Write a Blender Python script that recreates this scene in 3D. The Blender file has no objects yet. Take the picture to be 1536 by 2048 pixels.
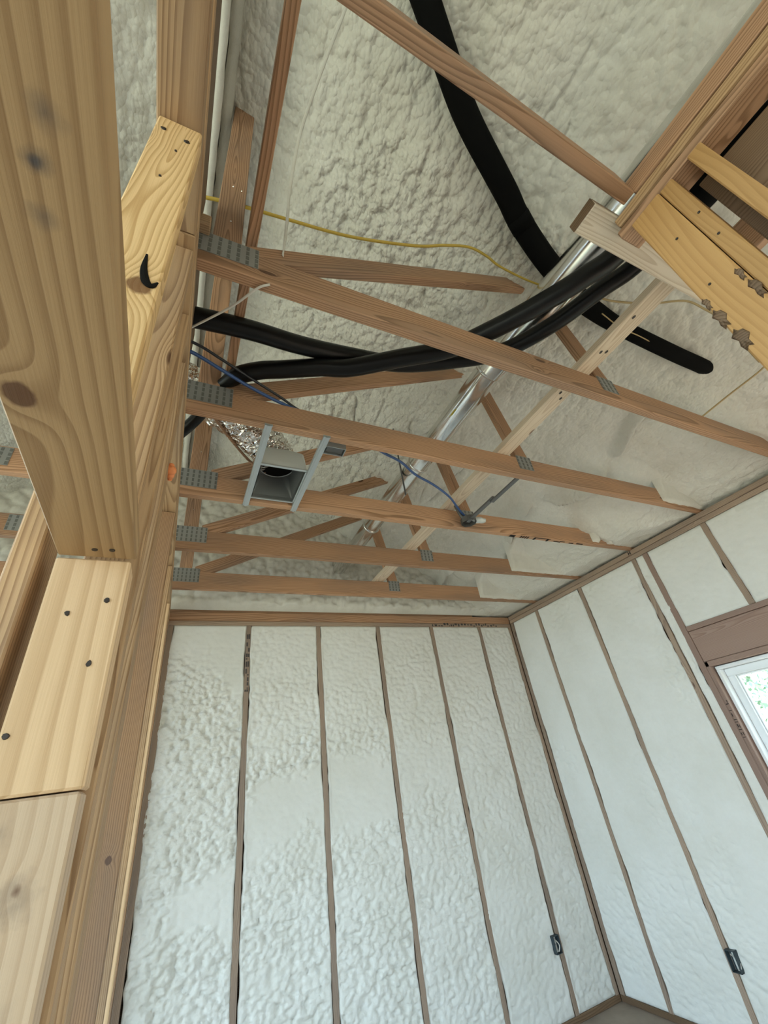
import bpy, bmesh, math, random
import numpy as np
from mathutils import Vector, Matrix, Euler
random.seed(7)
C = bpy.context.scene.collection
SC = bpy.context.scene

# ------------------------------------------------------------------ camera
cam = bpy.data.cameras.new('camera')
cam.sensor_fit = 'HORIZONTAL'; cam.sensor_width = 36.0
cam.lens = 834.05 * 36.0 / 1536.0
cam.clip_start = 0.02
camo = bpy.data.objects.new('camera', cam); C.objects.link(camo)
camo.location = (0, 0, 1.70)
camo.rotation_euler = (math.radians(122.29964), math.radians(7.52443), math.radians(-24.24957))
SC.camera = camo

# ------------------------------------------------------------------ sky, exposure
w = bpy.data.worlds.new('world'); SC.world = w; w.use_nodes = True
bg = w.node_tree.nodes['Background']
bg.inputs[0].default_value = (0.62, 0.84, 1.0, 1); bg.inputs[1].default_value = 1.3
SC.view_settings.view_transform = 'Standard'; SC.view_settings.look = 'None'
SC.view_settings.gamma = 1.0; SC.view_settings.use_curve_mapping = False
SC.view_settings.exposure = 2.2
sun = bpy.data.lights.new('sun', 'SUN'); sun.energy = 3.4; sun.angle = math.radians(1.0); sun.color = (1.0, .92, .84)
suno = bpy.data.objects.new('sun', sun); C.objects.link(suno)
suno.location = (6, 0, 8); suno.rotation_euler = (0, math.radians(38), math.radians(4))

# ------------------------------------------------------------------ materials
class NT:
    def __init__(s, name):
        s.m = bpy.data.materials.new(name); s.m.use_nodes = True
        s.t = s.m.node_tree; s.b = s.t.nodes['Principled BSDF']
    def n(s, typ, **kw):
        o = s.t.nodes.new('ShaderNode' + typ)
        for k, v in kw.items(): setattr(o, k, v)
        return o
    def l(s, a, b): s.t.links.new(a, b)
    def put(s, sock, v):
        if hasattr(v, 'is_output') or isinstance(v, bpy.types.NodeSocket): s.l(v, sock)
        else: sock.default_value = v
    def math(s, op, a, b=None, c=None):
        o = s.n('Math', operation=op); s.put(o.inputs[0], a)
        if b is not None: s.put(o.inputs[1], b)
        if c is not None: s.put(o.inputs[2], c)
        return o.outputs[0]
    def vec(s, op, a, b=None):
        o = s.n('VectorMath', operation=op); s.put(o.inputs[0], a)
        if b is not None: s.put(o.inputs[1], b)
        return o.outputs['Value'] if op in ('LENGTH', 'DISTANCE') else o.outputs[0]
    def noise(s, v, scale, detail=3, rough=.5):
        o = s.n('TexNoise'); s.put(o.inputs['Vector'], v)
        o.inputs['Scale'].default_value = scale; o.inputs['Detail'].default_value = detail
        o.inputs['Roughness'].default_value = rough
        return o
    def ramp(s, f, pts, interp='LINEAR'):
        o = s.n('ValToRGB'); s.put(o.inputs[0], f); e = o.color_ramp.elements
        o.color_ramp.interpolation = interp
        while len(e) < len(pts): e.new(.5)
        for k, (p, c) in enumerate(pts):
            e[k].position = p
            e[k].color = (c[0], c[1], c[2], 1) if isinstance(c, tuple) else (c, c, c, 1)
        return o.outputs[0]
    def mix(s, f, a, b, blend='MIX'):
        o = s.n('Mix', data_type='RGBA', blend_type=blend)
        s.put(o.inputs[0], f)
        for k, v in ((6, a), (7, b)):
            if isinstance(v, tuple): o.inputs[k].default_value = (v[0], v[1], v[2], 1)
            else: s.l(v, o.inputs[k])
        return o.outputs[2]
    def bump(s, h, strength, dist):
        o = s.n('Bump'); o.inputs['Strength'].default_value = strength
        o.inputs['Distance'].default_value = dist; s.l(h, o.inputs['Height'])
        s.l(o.outputs[0], s.b.inputs['Normal'])

def simple(name, col, rough=.5, metal=0.0, spec=.5):
    t = NT(name); t.b.inputs['Base Color'].default_value = (*col, 1)
    t.b.inputs['Roughness'].default_value = rough; t.b.inputs['Metallic'].default_value = metal
    t.b.inputs['Specular IOR Level'].default_value = spec
    return t.m

def wood(name, light, dark, ring=150.0, contrast=1.0, knots=(), rand_knots=True, grey=0.0, pith=None, wob=.05, smudges=()):
    """Sawn pine: growth rings around a pith line that runs along local X."""
    t = NT(name)
    co = t.n('TexCoord').outputs['Object']
    rnd = t.n('ObjectInfo').outputs['Random']
    sx = t.n('SeparateXYZ'); t.l(co, sx.inputs[0]); X, Y, Z = sx.outputs
    xo = t.math('MULTIPLY_ADD', rnd, 37.0, X)
    def comb(a, b, c):
        o = t.n('CombineXYZ'); t.put(o.inputs[0], a); t.put(o.inputs[1], b); t.put(o.inputs[2], c); return o.outputs[0]
    slow = comb(t.math('MULTIPLY', xo, .9), t.math('MULTIPLY', Y, 5.0), t.math('MULTIPLY', Z, 5.0))
    n1 = t.noise(slow, 1.0, 2, .4)
    sp = t.n('SeparateXYZ'); t.l(n1.outputs['Color'], sp.inputs[0])
    if pith is None:
        py = t.math('MULTIPLY_ADD', t.math('FRACT', t.math('MULTIPLY', rnd, 13.7)), .16, -.08)
        pz = t.math('MULTIPLY_ADD', t.math('FRACT', t.math('MULTIPLY', rnd, 29.3)), .10, .015)
    else: py, pz = pith
    yy = t.math('ADD', t.math('MULTIPLY_ADD', sp.outputs[0], wob * 2, -wob), t.math('ADD', Y, py))
    zz = t.math('ADD', t.math('MULTIPLY_ADD', sp.outputs[1], wob * 2, -wob), t.math('ADD', Z, pz))
    r = t.math('SQRT', t.math('ADD', t.math('MULTIPLY', yy, yy), t.math('MULTIPLY', zz, zz)))
    kmask = None
    for (kx, ky, kz, kr) in knots:                       # knots push the grain round them
        d = comb(t.math('MULTIPLY', t.math('SUBTRACT', X, kx), .8), t.math('SUBTRACT', Y, ky), t.math('MULTIPLY', t.math('SUBTRACT', Z, kz), .6))
        dl = t.vec('LENGTH', d)
        g = t.math('POWER', 2.718, t.math('MULTIPLY', t.math('DIVIDE', t.math('MULTIPLY', dl, dl), -(kr * 2.2) ** 2), 1.0))
        r = t.math('ADD', r, t.math('MULTIPLY', g, kr * 1.4))
        wv = t.math('MULTIPLY_ADD', t.noise(co, 60, 2).outputs[0], kr * .5, -kr * .25)
        k = t.math('SUBTRACT', 1.0, t.math('SMOOTH_MIN', 1.0, t.math('MAXIMUM', 0.0, t.math('DIVIDE', t.math('SUBTRACT', t.math('ADD', dl, wv), kr * .8), kr * .25)), .05))
        kmask = k if kmask is None else t.math('MAXIMUM', kmask, k)
    if rand_knots:
        vo = t.n('TexVoronoi'); t.l(comb(t.math('MULTIPLY', xo, 1.0), t.math('MULTIPLY_ADD', Y, 3.0, t.math('MULTIPLY', rnd, 9.0)), t.math('MULTIPLY', Z, 3.0)), vo.inputs['Vector'])
        vo.inputs['Scale'].default_value = 2.6
        vd = t.math('MULTIPLY', vo.outputs['Distance'], 1.0)
        sel = t.n('SeparateXYZ'); t.l(vo.outputs['Color'], sel.inputs[0])
        big = t.math('MULTIPLY', t.math('GREATER_THAN', sel.outputs[0], .55), 1.0)
        g = t.math('MULTIPLY', big, t.math('POWER', 2.718, t.math('MULTIPLY', t.math('MULTIPLY', vd, vd), -55.0)))
        r = t.math('MULTIPLY_ADD', g, .02, r)
        k = t.math('MULTIPLY', big, t.math('SUBTRACT', 1.0, t.math('MINIMUM', 1.0, t.math('MAXIMUM', 0.0, t.math('DIVIDE', t.math('SUBTRACT', vd, .06), .03)))))
        kmask = k if kmask is None else t.math('MAXIMUM', kmask, k)
    rr = t.math('MULTIPLY_ADD', t.noise(comb(t.math('MULTIPLY', xo, .5), t.math('MULTIPLY', r, 40.0), rnd), 1.0, 2).outputs[0], .010, r)
    ph = t.math('FRACT', t.math('MULTIPLY', rr, ring))
    ringf = t.ramp(ph, [(0, 0.0), (.45, .22), (.82, .95), (.93, 1.0), (1.0, 0.05)])
    fib = t.noise(comb(t.math('MULTIPLY', xo, 6.0), t.math('MULTIPLY', Y, 420.0), t.math('MULTIPLY', Z, 420.0)), 1.0, 2, .6).outputs[0]
    f = t.math('MULTIPLY', ringf, .75 * contrast)
    f = t.math('MULTIPLY_ADD', t.math('SUBTRACT', fib, .5), .45, f)
    blotch = t.noise(comb(t.math('MULTIPLY', xo, 1.6), t.math('MULTIPLY', Y, 9.0), t.math('MULTIPLY', Z, 9.0)), 1.0, 3).outputs[0]
    f = t.math('MULTIPLY_ADD', t.math('SUBTRACT', blotch, .5), .5, f)
    col = t.ramp(f, [(0, light), (1, dark)])
    tone = t.math('MULTIPLY_ADD', t.math('FRACT', t.math('MULTIPLY', rnd, 51.0)), .30, .84)
    o = t.n('Mix', data_type='RGBA', blend_type='MULTIPLY'); o.inputs[0].default_value = 1.0
    t.l(col, o.inputs[6]); cc = comb(tone, tone, t.math('MULTIPLY', tone, .98)); t.l(cc, o.inputs[7]); col = o.outputs[2]
    for (kx, ky, kz, kr, amt) in smudges:
        d = t.vec('LENGTH', comb(t.math('SUBTRACT', X, kx), t.math('SUBTRACT', Y, ky), t.math('SUBTRACT', Z, kz)))
        m = t.math('MAXIMUM', 0.0, t.math('SUBTRACT', 1.0, t.math('DIVIDE', t.math('MULTIPLY_ADD', t.noise(co, 70, 3).outputs[0], kr * 1.2, t.math('SUBTRACT', d, kr * .6)), kr)))
        col = t.mix(t.math('MULTIPLY', t.math('MINIMUM', 1.0, m), amt), col, (.09, .075, .07))
    if kmask is not None:
        col = t.mix(t.math('MULTIPLY', kmask, .85), col, (dark[0] * .32, dark[1] * .22, dark[2] * .2))
    if grey: col = t.mix(t.math('MULTIPLY', t.ramp(blotch, [(.45, 0.0), (.7, 1.0)]), grey), col, (.18, .155, .14))
    t.l(col, t.b.inputs['Base Color'])
    t.b.inputs['Roughness'].default_value = .62; t.b.inputs['Specular IOR Level'].default_value = .3
    t.bump(t.math('ADD', t.math('MULTIPLY', ringf, -.5), fib), .25, .0015)
    return t.m

M = {}
M['truss'] = wood('truss_pine', (.51, .295, .18), (.20, .10, .048), ring=130, grey=.3)
M['wall'] = wood('wall_pine', (.53, .34, .19), (.24, .125, .058), ring=140, grey=.3)
M['stud'] = wood('weathered_stud', (.40, .295, .225), (.25, .165, .12), ring=150, grey=.3)
M['farstud'] = wood('shaded_pine', (.40, .235, .13), (.20, .10, .05), ring=150, grey=.3, knots=[(.10, .012, -.021, .010), (-.35, -.01, -.021, .008)])  # browner tone holds the shade on the far stud faces
M['jack'] = wood('pale_pine', (.71, .49, .30), (.50, .31, .165), ring=75, contrast=.9, rand_knots=False, pith=(.05, .09), wob=.02)
M['cripple'] = wood('honey_pine', (.74, .50, .26), (.46, .26, .10), ring=150, wob=.07, pith=(.0, .02),
                    knots=[(-.195, .018, -.019, .017)])
M['post'] = wood('orange_pine', (.52, .295, .115), (.34, .17, .055), ring=95, contrast=.6, grey=0, wob=.05)
M['white'] = wood('daylit_board', (.70, .60, .50), (.50, .39, .29), ring=140, rand_knots=False)  # daylight on the underside put into the pale wood colour
M['brace'] = wood('brace_pine', (.64, .53, .42), (.46, .34, .24), ring=150)
M['dark'] = wood('dark_pine', (.20, .125, .075), (.10, .058, .03), ring=140)
M['red'] = wood('daylight_tinted_lumber', (.33, .225, .185), (.22, .135, .105), ring=180, rand_knots=False)  # daylight's tint on the window framing mixed into the wood colour
M['header'] = wood('header_pine', (.50, .325, .17), (.29, .165, .075), ring=88, contrast=1.0, wob=.035, pith=(.045, .03),
                   rand_knots=False, knots=[(.1185, -.0353, .0185, .0145)],
                   smudges=[(-.0915, .0145, .0185, .010, .75), (-.120, .0225, .0185, .012, .6), (-.058, .0115, .0185, .011, .5), (-.0915, .0135, .0185, .0045, 1.0)])
M['jacklow'] = wood('dirty_pine', (.56, .41, .29), (.40, .265, .165), ring=70, contrast=.7, rand_knots=False, pith=(.03, .05), wob=.03,
                    knots=[(1.648 - .886, .009, -.019, .008)], smudges=[(1.64 - .886, .006, -.019, .03, .5), (1.70 - .886, -.02, -.019, .02, .35), (1.55 - .886, .02, -.019, .02, .3)])

def foam_mat(name, c1, c2, stretch=None, strength=.7):
    t = NT(name); co = t.n('TexCoord').outputs['Object']
    n = t.noise(co, 2.3, 4, .6).outputs[0]
    n2 = t.noise(co, 55, 4, .65).outputs[0]
    f = t.math('MULTIPLY_ADD', t.math('SUBTRACT', n2, .5), .25, n)
    t.l(t.ramp(f, [(.32, c2), (.62, c1)]), t.b.inputs['Base Color'])
    t.b.inputs['Roughness'].default_value = .75; t.b.inputs['Specular IOR Level'].default_value = .25
    h = t.math('MULTIPLY_ADD', t.noise(co, 260, 3, .6).outputs[0], .35, t.noise(co, 70, 4, .6).outputs[0])
    if stretch:
        mp = t.n('Mapping'); mp.inputs['Scale'].default_value = stretch; t.l(co, mp.inputs[0])
        wv = t.vec('ADD', mp.outputs[0], t.vec('MULTIPLY', t.noise(co, 9, 2).outputs['Color'], (.9, .9, .9)))
        vo = t.n('TexVoronoi', feature='SMOOTH_F1'); t.l(wv, vo.inputs['Vector']); vo.inputs['Scale'].default_value = 1.0; vo.inputs['Smoothness'].default_value = .25
        amp = t.n('Attribute', attribute_name='rough').outputs['Fac']
        rnd_ = t.math('SUBTRACT', 1.0, t.math('MULTIPLY', vo.outputs['Distance'], vo.outputs['Distance']))
        h = t.math('MULTIPLY_ADD', t.math('MULTIPLY', rnd_, amp), 2.2, t.math('MULTIPLY', h, .3))
        t.bump(h, strength, .006)
    else: t.bump(h, .4, .006)
    return t.m
M['foam'] = foam_mat('ceiling_foam', (.70, .68, .625), (.605, .58, .515), (62, 46, 50))
M['wfoam'] = foam_mat('wall_foam', (.77, .76, .72), (.71, .695, .64), (44, 44, 52), .30)
M['shadefoam'] = foam_mat('shaded_foam', (.50, .485, .43), (.42, .40, .35))  # same foam, greyed to stand in for its less lit side
M['steel'] = simple('galvanized_steel', (.50, .53, .54), .42, .75)
M['boot'] = simple('grey_boot_steel', (.60, .62, .61), .5, .35)
M['bootin'] = simple('boot_shaded_inside', (.20, .205, .205), .35, .5)  # inner face of the boot steel, recess shade put into the colour
M['plate'] = simple('truss_plate_steel', (.31, .31, .30), .5, .5)
M['platedark'] = simple('truss_plate_slot', (.16, .16, .15), .6, .4)
M['black'] = simple('black_rubber', (.004, .004, .0045), .36, spec=.3)
M['matt'] = simple('black_insulation', (.003, .003, .003), .8, spec=.1)
M['tape'] = simple('black_tape', (.016, .016, .017), .22)
M['blue'] = simple('blue_cable', (.035, .085, .24), .4)
M['wireblack'] = simple('black_cable', (.012, .013, .018), .4)
M['yellow'] = simple('yellow_cable', (.50, .34, .05), .45)
M['straw'] = simple('straw_cable', (.42, .31, .15), .5)
M['whitewire'] = simple('white_cable', (.62, .58, .53), .5)
M['strip'] = simple('whitish_plastic', (.62, .60, .55), .35)
M['nail'] = simple('nail_head', (.05, .04, .035), .5, .5)
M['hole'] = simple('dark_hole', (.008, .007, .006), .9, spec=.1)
M['brightnail'] = simple('bright_nail', (.85, .85, .82), .2, .9)
M['ink'] = simple('lumber_ink', (.028, .024, .024), .8, spec=.1)
M['inkgrey'] = simple('faded_ink', (.085, .075, .072), .8, spec=.1)
M['orangefoam'] = simple('orange_foam', (.80, .27, .10), .6)
M['vinyl'] = simple('white_vinyl', (.80, .82, .84), .35)
M['ductlabel'] = simple('yellow_label', (.55, .45, .03), .5)
M['bark'] = simple('bark', (.10, .075, .05), .9)
M['box'] = simple('box_plastic', (.03, .045, .055), .5)
M['greyarm'] = simple('dark_hanger_steel', (.13, .13, .13), .45, .5)

def duct_mat():
    t = NT('bright_duct_metal'); co = t.n('TexCoord').outputs['Object']
    n = t.noise(co, 9, 3).outputs[0]
    t.b.inputs['Metallic'].default_value = 1.0
    t.l(t.ramp(n, [(.3, (.62, .61, .58)), (.7, (.78, .78, .77))]), t.b.inputs['Base Color'])
    t.l(t.ramp(n, [(.35, .14), (.7, .26)]), t.b.inputs['Roughness'])
    mp = t.n('Mapping'); mp.inputs['Scale'].default_value = (1, .15, 1); t.l(co, mp.inputs[0])
    t.bump(t.noise(mp.outputs[0], 30, 2).outputs[0], .06, .01)
    return t.m
M['duct'] = duct_mat()
def foil_mat():
    t = NT('crinkled_foil'); co = t.n('TexCoord').outputs['Object']
    t.b.inputs['Metallic'].default_value = 1.0; t.b.inputs['Roughness'].default_value = .16
    t.b.inputs['Base Color'].default_value = (.80, .78, .75, 1)
    vo = t.n('TexVoronoi'); t.l(co, vo.inputs['Vector']); vo.inputs['Scale'].default_value = 38
    t.bump(t.math('ADD', vo.outputs['Distance'], t.noise(co, 30, 3).outputs[0]), .8, .012)
    return t.m
M['foil'] = foil_mat()
def floor_mat():
    t = NT('dusty_plywood_floor'); co = t.n('TexCoord').outputs['Object']
    n = t.noise(co, 3, 5, .6).outputs[0]
    t.l(t.ramp(n, [(.3, (.22, .175, .14)), (.7, (.36, .29, .23))]), t.b.inputs['Base Color'])
    t.b.inputs['Roughness'].default_value = .85
    return t.m
M['floor'] = floor_mat()
def bounce_ground_mat():
    t = NT('bounce_ground'); co = t.n('TexCoord').outputs['Object']
    n = t.noise(co, 4, 5, .7).outputs[0]
    t.l(t.ramp(n, [(.3, (.24, .23, .15)), (.7, (.42, .38, .27))]), t.b.inputs['Base Color'])  # unseen ground, lightened to bounce daylight up into the room
    t.b.inputs['Roughness'].default_value = .95
    return t.m
M['bounce_ground'] = bounce_ground_mat()
def leaf_mat():
    t = NT('leaves'); rnd = t.n('NewGeometry').outputs['Random Per Island']
    t.l(t.ramp(rnd, [(0, (.10, .20, .10)), (.6, (.30, .42, .30)), (1, (.55, .60, .50))]), t.b.inputs['Base Color'])
    t.b.inputs['Roughness'].default_value = .5
    return t.m
M['leaf'] = leaf_mat()
def glass_mat():
    t = NT('window_glass'); nt = t.t
    tr = t.n('BsdfTransparent'); gl = t.n('BsdfGlossy'); gl.inputs['Roughness'].default_value = .02
    tr.inputs[0].default_value = (.93, .97, .97, 1)
    mx = t.n('MixShader'); mx.inputs[0].default_value = .06
    t.l(tr.outputs[0], mx.inputs[1]); t.l(gl.outputs[0], mx.inputs[2])
    t.l(mx.outputs[0], nt.nodes['Material Output'].inputs[0])
    return t.m
M['glass'] = glass_mat()

# ------------------------------------------------------------------ helpers
WM = {}                                            # world matrix of every object
def link(o, parent=None, loc=(0, 0, 0)):
    C.objects.link(o); WM[o.name] = Matrix.Translation(Vector(loc)); o.location = loc
    if parent is not None:
        o.parent = parent; o.matrix_parent_inverse = WM[parent.name].inverted()
    return o
def tag(o, label=None, cat=None, group=None, kind=None):
    for k, v in (('label', label), ('category', cat), ('group', group), ('kind', kind)):
        if v: o[k] = v
    return o
def empty(name, loc, label=None, cat=None, group=None, kind=None):
    o = bpy.data.objects.new(name, None); o.empty_display_size = .05
    link(o, None, loc); return tag(o, label, cat, group, kind)
def mesh_obj(name, verts, faces, mat, parent=None, loc=(0, 0, 0), smooth=False):
    me = bpy.data.meshes.new(name); me.from_pydata([tuple(v) for v in verts], [], faces)
    me.materials.append(mat)
    if smooth: me.polygons.foreach_set('use_smooth', [True] * len(me.polygons))
    return link(bpy.data.objects.new(name, me), parent, loc)
def bm_obj(name, bm, mat, parent=None, loc=(0, 0, 0), smooth=False):
    me = bpy.data.meshes.new(name); bmesh.ops.recalc_face_normals(bm, faces=bm.faces[:])
    flatf = [len(f.verts) > 4 for f in bm.faces]; bm.to_mesh(me); bm.free()
    for m in (mat if isinstance(mat, (list, tuple)) else [mat]): me.materials.append(m)
    if smooth: me.polygons.foreach_set('use_smooth', [not q for q in flatf])
    return link(bpy.data.objects.new(name, me), parent, loc)
def bm_box(bm, c, s, rot=None, bevel=0.0, mi=0):
    r = bmesh.ops.create_cube(bm, size=1.0); vs = r['verts']
    for v in vs:
        v.co = Vector((v.co.x * s[0], v.co.y * s[1], v.co.z * s[2]))
        if rot is not None: v.co = rot @ v.co
        v.co += Vector(c)
    fs = {f for v in vs for f in v.link_faces}
    for f in fs: f.material_index = mi
    if bevel:
        es = list({e for v in vs for e in v.link_edges})
        bmesh.ops.bevel(bm, geom=es, offset=bevel, segments=1, affect='EDGES')
def beam(name, a, b, wd, wsize, tsize, mat, parent=None, bevel=.003):
    """A stick of lumber from a to b; local X runs along the grain, local Y along wd."""
    a, b = Vector(a), Vector(b); d = b - a; L = d.length; x = d.normalized()
    y = Vector(wd); y = (y - x * y.dot(x)).normalized(); z = x.cross(y)
    bm = bmesh.new(); bm_box(bm, (0, 0, 0), (L, wsize, tsize), None, bevel)
    o = bm_obj(name, bm, mat, parent, (a + b) / 2)
    R = Matrix((x, y, z)).transposed(); o.rotation_euler = R.to_euler()
    WM[o.name] = Matrix.Translation((a + b) / 2) @ R.to_4x4()
    return o
def lumber(name, x0, x1, y0, y1, z0, z1, mat, parent=None, bevel=.003):
    s = [x1 - x0, y1 - y0, z1 - z0]; c = Vector(((x0 + x1) / 2, (y0 + y1) / 2, (z0 + z1) / 2))
    ax = s.index(max(s)); e = [Vector((1, 0, 0)), Vector((0, 1, 0)), Vector((0, 0, 1))]
    wa = {0: 1, 1: 0, 2: 0}[ax]; ta = 3 - ax - wa
    return beam(name, c - e[ax] * s[ax] / 2, c + e[ax] * s[ax] / 2, e[wa], s[wa], s[ta], mat, parent, bevel)
def catmull(pts, n=10):
    P = [Vector(p) for p in pts]; P = [2 * P[0] - P[1]] + P + [2 * P[-1] - P[-2]]; out = []
    for i in range(1, len(P) - 2):
        for k in range(n):
            t = k / n; p0, p1, p2, p3 = P[i - 1:i + 3]
            out.append(.5 * ((2 * p1) + (p2 - p0) * t + (2 * p0 - 5 * p1 + 4 * p2 - p3) * t * t + (3 * p1 - p0 - 3 * p2 + p3) * t ** 3))
    out.append(P[-2]); return out
def bm_tube(bm, pts, rad, sides=12, n=10, flat=1.0, wob=0.0, up=(0, 0, 1), caps=True, mi=0):
    path = catmull(pts, n) if len(pts) > 2 else [Vector(p) for p in pts]
    rings = []; m = len(path)
    for i, p in enumerate(path):
        t = (path[min(i + 1, m - 1)] - path[max(i - 1, 0)]).normalized()
        s = t.cross(Vector(up)); s = s.normalized() if s.length > 1e-4 else Vector((1, 0, 0))
        u = s.cross(t); r = rad(i / (m - 1)) if callable(rad) else rad
        if wob: r *= 1 + random.uniform(-wob, wob)
        rings.append([bm.verts.new(p + s * math.cos(2 * math.pi * k / sides) * r + u * math.sin(2 * math.pi * k / sides) * r * flat) for k in range(sides)])
    for a, b in zip(rings, rings[1:]):
        for k in range(sides):
            f = bm.faces.new((a[k], a[(k + 1) % sides], b[(k + 1) % sides], b[k])); f.material_index = mi
    if caps:
        bm.faces.new(rings[0]).material_index = mi; bm.faces.new(rings[-1]).material_index = mi
def tube(name, pts, rad, mat, parent=None, **kw):
    bm = bmesh.new(); c = Vector(pts[0]); bm_tube(bm, [Vector(p) - c for p in pts], rad, **kw)
    o = bm_obj(name, bm, mat, parent, c, True); return o

# vectorised noise for the foam
def _h(ix, iy, s):
    n = (ix.astype(np.int64) * 374761393 + iy.astype(np.int64) * 668265263 + s * 974634777) & 0xffffffff
    n = ((n ^ (n >> 13)) * 1274126177) & 0xffffffff
    return ((n ^ (n >> 16)) & 0xffff) / 65535.0
def vnoise(x, y, s=0):
    ix, iy = np.floor(x), np.floor(y); fx, fy = x - ix, y - iy
    fx, fy = fx * fx * (3 - 2 * fx), fy * fy * (3 - 2 * fy)
    a, b = _h(ix, iy, s), _h(ix + 1, iy, s); c, d = _h(ix, iy + 1, s), _h(ix + 1, iy + 1, s)
    return (a + (b - a) * fx) * (1 - fy) + (c + (d - c) * fx) * fy
def fbm(x, y, s=0, o=4):
    t = 0; a = .5
    for k in range(o): t = t + a * vnoise(x * 2 ** k, y * 2 ** k, s + k); a *= .5
    return t
def lumps(x, y, s=0):
    """billowing cells: 1 at the crown of a lump, 0 in the crease"""
    ix, iy = np.floor(x), np.floor(y); d = np.full(x.shape, 9.0)
    for i in (-1, 0, 1):
        for j in (-1, 0, 1):
            cx, cy = ix + i, iy + j
            d = np.minimum(d, (cx + _h(cx, cy, s) - x) ** 2 + (cy + _h(cx, cy, s + 5) - y) ** 2)
    return 1 - np.clip(d, 0, 1)
def sstep(a, b, x):
    t = np.clip((x - a) / (b - a), 0, 1); return t * t * (3 - 2 * t)
def grid_obj(name, Pts, mat, parent=None, loc=(0, 0, 0), flip=False, rough=None):
    """Pts: (n, m, 3) array of world points"""
    n, m, _ = Pts.shape; V = (Pts - np.array(loc)).reshape(-1, 3)
    i = np.arange(n - 1)[:, None] * m + np.arange(m - 1)[None, :]
    q = np.stack([i, i + 1, i + m + 1, i + m], -1) if not flip else np.stack([i, i + m, i + m + 1, i + 1], -1)
    q = q.reshape(-1, 4)
    me = bpy.data.meshes.new(name)
    me.vertices.add(len(V)); me.vertices.foreach_set('co', V.astype(np.float32).ravel())
    me.loops.add(q.size); me.loops.foreach_set('vertex_index', q.astype(np.int32).ravel())
    me.polygons.add(len(q)); me.polygons.foreach_set('loop_start', np.arange(0, q.size, 4, dtype=np.int32))
    me.polygons.foreach_set('loop_total', np.full(len(q), 4, dtype=np.int32))
    me.polygons.foreach_set('use_smooth', np.ones(len(q), dtype=bool))
    me.update(calc_edges=True); me.materials.append(mat)
    if rough is not None:
        at = me.attributes.new('rough', 'FLOAT', 'POINT'); at.data.foreach_set('value', rough.astype(np.float32).ravel())
    return link(bpy.data.objects.new(name, me), parent, loc)

# ------------------------------------------------------------------ key measures (metres)
XR, YB, XL = 3.43, 3.653, -.083         # right wall studs, back wall studs, left wall face
ZP = 3.048                               # top of the wall plates, underside of truss chords
TY = [.112, .755, 1.367, 1.975, 2.575, 3.195]   # centre planes of the six trusses
def roof_z(x):                           # sprayed underside of the roof
    return 3.12 + .40 * (XR - np.maximum(x, -.2 - x))

# ------------------------------------------------------------------ setting: floor, ground, ceiling
fl = lumber('floor', -3.2, 3.60, -4.0, 3.9, -.06, 0.0, M['floor'], None, 0); tag(fl, kind='structure')
gr = mesh_obj('ground', [(-60, -60, 0), (60, -60, 0), (60, 60, 0), (-60, 60, 0)], [(0, 1, 2, 3)], M['bounce_ground'], None, (0, 0, -.45)); tag(gr, kind='structure')

xs = np.concatenate([np.arange(-2.9, -.65, .03), np.arange(-.65, 2.3, .0075), np.arange(2.3, 3.62, .0125)])
ys = np.concatenate([np.arange(-1.7, -.42, .04), np.arange(-.42, 1.75, .0075), np.arange(1.75, 3.80, .0125)])
X, Y = np.meshgrid(xs, ys, indexing='ij')
wx = fbm(X * 1.7, Y * 1.7, 3) * .5; wy = fbm(X * 1.7 + 9, Y * 1.7, 8) * .5
rough = sstep(.40, .62, fbm(X * 1.3 + 2, Y * 1.3 + 1, 21, 3)) * (1 - .55 * sstep(1.3, 2.4, X)) * (1 - .5 * sstep(.9, 1.6, Y)) + .35 * (1 - sstep(.9, 1.5, X))
rough = np.clip(rough, .12, 1)
U_, V_ = X + wx * .10, Y + wy * .16
h = .036 * (.35 + .65 * rough) * lumps(U_ * 23, V_ * 17, 31) + .015 * (.3 + .7 * rough) * lumps(U_ * 50, V_ * 40, 33)
h += .060 * fbm(X * 3.2, Y * 2.0, 41, 4) + .030 * fbm(U_ * 9, V_ * 4, 44, 3)
crease = np.abs(vnoise(U_ * 8, V_ * 2.2, 61) - .5) * 2
h -= .030 * (1 - sstep(0, .16, crease)) * (.3 + .7 * sstep(.45, .6, fbm(X * 2, Y * 2, 66, 2)))
ridx = 2.60 + .10 * np.sin(Y * 5.1) ; bay = np.abs(((Y - .155) / .61) % 1 - .5) * 2
h += .085 * np.exp(-((X - ridx) / .024) ** 2) * sstep(.95, .55, bay) * (Y > .7)
Zc = roof_z(X) - h + .03
Zc -= .16 * sstep(2.35, 3.0, X) * sstep(1.25, 1.9, Y) * (.6 + .5 * fbm(X * 4, Y * 4, 71))
Zc = np.maximum(Zc, ZP + .012 + .015 * fbm(X * 20, Y * 20, 5)) 
ce = grid_obj('ceiling', np.stack([X, Y, Zc], -1), M['foam'], None, (0, 0, 0), rough=np.clip(.25 + rough, 0, 1)); tag(ce, kind='structure')
deck = mesh_obj('roof_deck', [(XR + .5, -1.75, 3.18), (XR + .5, 3.9, 3.18), (-.1, 3.9, 4.75), (-.1, -1.75, 4.75), (-3.3, -1.75, 3.55), (-3.3, 3.9, 3.55)],
                [(0, 1, 2, 3), (3, 2, 5, 4)], M['dark'], ce)

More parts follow.
